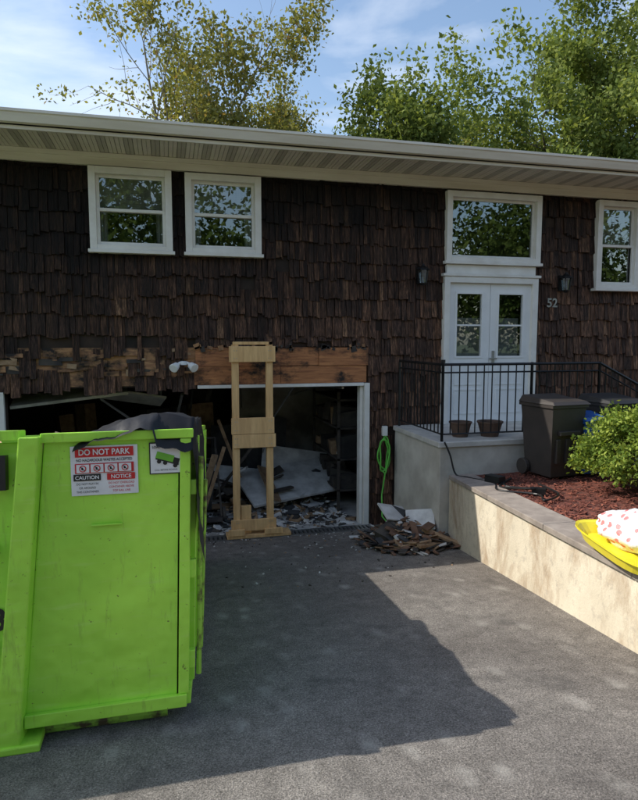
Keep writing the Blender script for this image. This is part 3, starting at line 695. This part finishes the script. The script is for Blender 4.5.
w.tube(smoothp([(3.6,-2.0,1.10),(3.8,-2.2,1.13),(3.66,-2.5,1.13),(3.95,-2.8,1.15),(3.7,-2.9,1.2),(3.58,-2.5,1.13),(3.9,-2.2,1.14)]),.014,6)
w.rbox((3.66,-2.25,1.16),(.12,.2,.08),(0,0,.4)); w.rbox((3.8,-2.9,1.17),(.1,.14,.06),(0,0,1.0))
w.obj('cable',M_black,e)

e=empty('debris_pile'); w=MB()
cx,cy=2.92,-1.42
for i in range(560):
    a=R.uniform(0,6.28); r=R.random()**.7; x=cx+math.cos(a)*r*.60; y=cy+math.sin(a)*r*.74; hh=.32*(1-r)**.8
    L_=R.uniform(.05,.36)*(1 if R.random()<.6 else .5)
    w.rbox((x,y,gz(y)+.02+hh*R.random()),(L_,R.uniform(.02,.09),.012),(R.uniform(-.5,.5),R.uniform(-.5,.5),R.uniform(0,3.1)),R.choice([0,0,0,1,2,2,3,4]))
w.rbox((2.84,-1.2,gz(-1.2)+.36),(.42,.30,.02),(.5,.25,.3),1); w.rbox((3.10,-1.42,gz(-1.3)+.30),(.36,.30,.02),(.75,-.1,-.4),1); w.rbox((2.98,-1.05,gz(-1)+.33),(.3,.24,.12),(.2,.4,.8),3)
w.rbox((2.68,-1.5,gz(-1.5)+.16),(.3,.3,.09),(.2,-.3,.5),2); w.rbox((3.2,-1.85,gz(-1.8)+.14),(.5,.08,.03),(.1,.3,-.6),4); w.rbox((3.0,-2.0,gz(-1.95)+.09),(.45,.06,.03),(.05,.1,.4),4)
w.rbox((2.75,-1.75,gz(-1.7)+.12),(.22,.18,.03),(.3,.2,.2),1); w.rbox((3.15,-1.6,gz(-1.6)+.24),(.5,.10,.02),(.3,.1,.9),0)
w.obj('broken_shingles_and_boards',[simple('shingle_bits',(.24,.13,.075),(.12,.065,.04),6,.9),M_dry,M_rubbish,M_tar,M_lumber2],e)
w=MB()
for i in range(230):
    y=-R.random()**2.4*2.6-.42; x=R.uniform(.5,3.1); s_=R.uniform(.004,.014)
    w.rbox((x,y,gz(y)+s_*.4),(s_*2,s_*R.uniform(.6,1.4),s_*.8),(0,R.uniform(-.3,.3),R.uniform(0,3)),R.choice([0,1,2,2]))
w.obj('driveway_litter',[M_dry,M_lumber2,M_rubbish])

# ------------------------------------------------------------------ vegetation
def leaves(centers,per,rad,size,rng,flat=1.0):
    c=np.repeat(np.array(centers),per,axis=0); n=len(c)
    d=rng.normal(size=(n,3))*rad*np.array([1,1,.75*flat]); c=c+d
    a=rng.normal(size=(n,3)); a/=np.linalg.norm(a,axis=1)[:,None]
    b=rng.normal(size=(n,3)); b-= (a*b).sum(1)[:,None]*a; b/=np.linalg.norm(b,axis=1)[:,None]
    s=size*rng.uniform(.6,1.3,size=(n,1)); a*=s; b*=s*.6
    nrm=np.cross(a,b); nrm/= (np.linalg.norm(nrm,axis=1)[:,None]+1e-9)
    return np.stack([c-a,c-b+nrm*s*.12,c+a,c+b+nrm*s*.12],axis=1).reshape(-1,3)
def leafobj(name,v,mat,parent):
    n=len(v)//4; me=bpy.data.meshes.new(name); me.vertices.add(n*4); me.vertices.foreach_set('co',v.astype(np.float32).ravel())
    me.loops.add(n*4); me.loops.foreach_set('vertex_index',np.arange(n*4,dtype=np.int32)); me.polygons.add(n)
    me.polygons.foreach_set('loop_start',np.arange(0,n*4,4,dtype=np.int32)); me.polygons.foreach_set('loop_total',np.full(n,4,dtype=np.int32))
    me.update(calc_edges=True); me.materials.append(mat); o=bpy.data.objects.new(name,me); COL.objects.link(o); o.parent=parent; return o
def tree(name,base,top,wid,r0,lean,seed,per,lsize,rad,lm,bm,levels=3,spread=.75,keepf=.85,tipsmax=1500):
    rr=random.Random(seed); e=empty(name); tips=[]; br=[]
    def grow(p,d,L,r,lv):
        n=5; pts=[p.copy()]; rs=[r]; dd=d.copy()
        for k in range(n):
            dd=(dd+Vector((rr.gauss(0,.10),rr.gauss(0,.10),rr.gauss(0,.06)+.05))).normalized(); p=p+dd*L/n; pts.append(p.copy()); rs.append(r*(1-.6*(k+1)/n))
            if lv<levels and (k>=2 or lv>0):
                for _ in range(2 if lv<2 else 1):
                    a=rr.uniform(0,6.283); sd=dd.orthogonal().normalized(); sd=Matrix.Rotation(a,3,dd)@sd
                    nd=(dd*(1-spread*.5)+sd*spread*rr.uniform(.6,1.2)); nd.z+=.1; grow(p.copy(),nd.normalized(),L*rr.uniform(.40,.62),rs[-1]*.62,lv+1)
            if lv>=levels-1 and (k>1 or lv>=levels): tips.append(tuple(p))
        br.append((pts,rs,lv))
    grow(Vector((0,0,0)),Vector((lean[0],lean[1],1)).normalized(),6.0,r0,0)
    t=np.array(tips); zmax=np.quantile(t[:,2],.985); xc=np.median(t[:,0]); xw=np.quantile(np.abs(t[:,0]-xc),.95)
    sz=(top-base[2])/zmax; sx=wid/xw
    def tr(q): return Vector((base[0]+(q[0]-xc*min(1,q[2]/3.0))*sx,base[1]+q[1]*sx,base[2]+q[2]*sz))
    w=MB()
    for pts,rs,lv in br: w.tube([tr(q) for q in pts],rs,8 if lv==0 else (5 if lv==1 else 3),cap=False)
    w.obj('trunk_and_limbs',bm,e,smooth=True)
    rng=np.random.default_rng(seed)
    t=np.array([tuple(tr(q)) for q in tips])
    t=t[t[:,2]>5.4]
    kk=np.array([mn.noise(Vector(q)*.6) for q in t.tolist()]); t=t[kk>np.quantile(kk,1-keepf)]
    if len(t)>tipsmax: t=t[rng.choice(len(t),tipsmax,replace=False)]
    leafobj('foliage',leaves(t,per,rad,lsize,rng),lm,e)
tree('sparse_tree',(1.7,13,-.05),14.6,3.0,.20,(-.06,0),3,17,.078,.25,M_leafA,M_barkl,3,.8,.75)
tree('sparse_tree',(4.5,15.5,-.05),12.6,2.1,.17,(-.02,0),21,18,.08,.27,M_leafA,M_barkl,3,.8,.7)
tree('leafy_tree',(7.2,14,-.05),11.0,2.5,.22,(.02,0),5,30,.09,.28,M_leafB,M_bark,3,.8,.78)
tree('leafy_tree',(10.4,15,-.05),11.6,2.5,.22,(.02,0),8,30,.09,.28,M_leafB,M_bark,3,.8,.78)
tree('leafy_tree',(14.0,14,-.05),12.8,2.7,.24,(.03,0),11,30,.095,.30,M_leafB,M_bark,3,.8,.75)
tree('leafy_tree',(18.8,13,-.05),17.5,3.5,.28,(0,0),12,28,.10,.32,M_leafB,M_bark,3,.8,.75)
tree('leafy_tree',(9.0,23,-.05),10.8,5.0,.26,(0,0),15,28,.12,.4,M_leafA,M_bark,3,.8,.85)
tree('leafy_tree',(18.0,23,-.05),12.6,6.0,.26,(0,0),16,28,.12,.4,M_leafA,M_bark,3,.8,.85)
rng=np.random.default_rng(4); cs=[]
for k in range(34):
    x=-36+k*2.8+R.uniform(-1,1); y=-40+R.uniform(-4,4); h=R.uniform(11,16)
    for q in range(70):
        a=rng.normal(size=3)*np.array([1.5,1.5,h*.25]); cs.append((x+a[0],y+a[1],1.4+h*.5+a[2]))
cs=[c_ for c_ in cs if c_[2]>1.6]
e=empty('distant_trees'); leafobj('foliage',leaves(cs,34,.7,.26,rng),M_leafD,e)
e=empty('boxwood_shrub'); rng=np.random.default_rng(9); cs=[]; w=MB()
C=np.array([5.12,-3.2,1.62])
for k in range(900):
    d=rng.normal(size=3); d/=np.linalg.norm(d); d[2]=abs(d[2])*1.0-.35
    nrs=1+.34*mn.noise(Vector(d*3.0)); r=rng.uniform(.70,1.0)*nrs
    cs.append(C+d*np.array([.92,.80,.72])*r)
leafobj('foliage',leaves(cs,30,.05,.024,rng),M_leafC,e)
for k in range(60):
    c=cs[k*14]; w.tube([(5.1+R.uniform(-.1,.1),-3.2+R.uniform(-.1,.1),1.1),((5.1+c[0])/2,(c[1]-3.2)/2,(1.2+c[2])/2-.1),tuple(c)],[.014,.009,.003],5)
w.obj('stems',M_bark,e)
e=empty('boxwood_shrub'); cs=[]; C=np.array([6.9,-3.1,1.6])
for k in range(400):
    d=rng.normal(size=3); d/=np.linalg.norm(d); d[2]=abs(d[2])-.3; cs.append(C+d*np.array([.8,.8,.6])*rng.uniform(.7,1.1))
leafobj('foliage',leaves(cs,20,.06,.034,rng),M_leafC,e)

# ------------------------------------------------------------------ light, sky, camera
sd=Vector((-1.5,.5,1.45)).normalized(); el=math.asin(sd.z)
L=bpy.data.lights.new('sun','SUN'); L.energy=5.0; L.angle=math.radians(.5); L.color=(1,.95,.86)
lo=bpy.data.objects.new('sun',L); COL.objects.link(lo); lo.rotation_euler=sd.to_track_quat('Z','Y').to_euler(); lo.location=(-10,5,15)
W=bpy.data.worlds.new('World'); S.world=W; W.use_nodes=True; nt=W.node_tree; bg=nt.nodes['Background']
sky=N(nt,'ShaderNodeTexSky',sky_type='NISHITA'); sky.sun_disc=False; sky.sun_elevation=el; sky.sun_rotation=math.atan2(sd.x,sd.y); sky.air_density=1.2; sky.dust_density=1.3; sky.ozone_density=1.6
tc=N(nt,'ShaderNodeTexCoord'); mp=N(nt,'ShaderNodeMapping'); mp.inputs['Scale'].default_value=(1,1,2.4); nt.links.new(tc.outputs['Generated'],mp.inputs['Vector'])
f=noise(nt,mp.outputs[0],2.1,7,.55,.4)
c=mix(nt,ramp(nt,f,[(.50,0.0),(.72,.65)]),sky.outputs[0],(6.6,6.8,7.1)); nt.links.new(c,bg.inputs['Color']); bg.inputs['Strength'].default_value=.2
cam=bpy.data.cameras.new('camera'); co=bpy.data.objects.new('camera',cam); COL.objects.link(co); S.camera=co
cam.sensor_fit='HORIZONTAL'; cam.sensor_width=36; cam.lens=36*610/638; cam.clip_end=500; cam.clip_start=.05
co.location=(0,-8.5,2.76); co.rotation_euler=(math.radians(90-5.6),0,math.radians(-14))
S.view_settings.view_transform='Standard'; S.view_settings.look='None'; S.view_settings.exposure=0
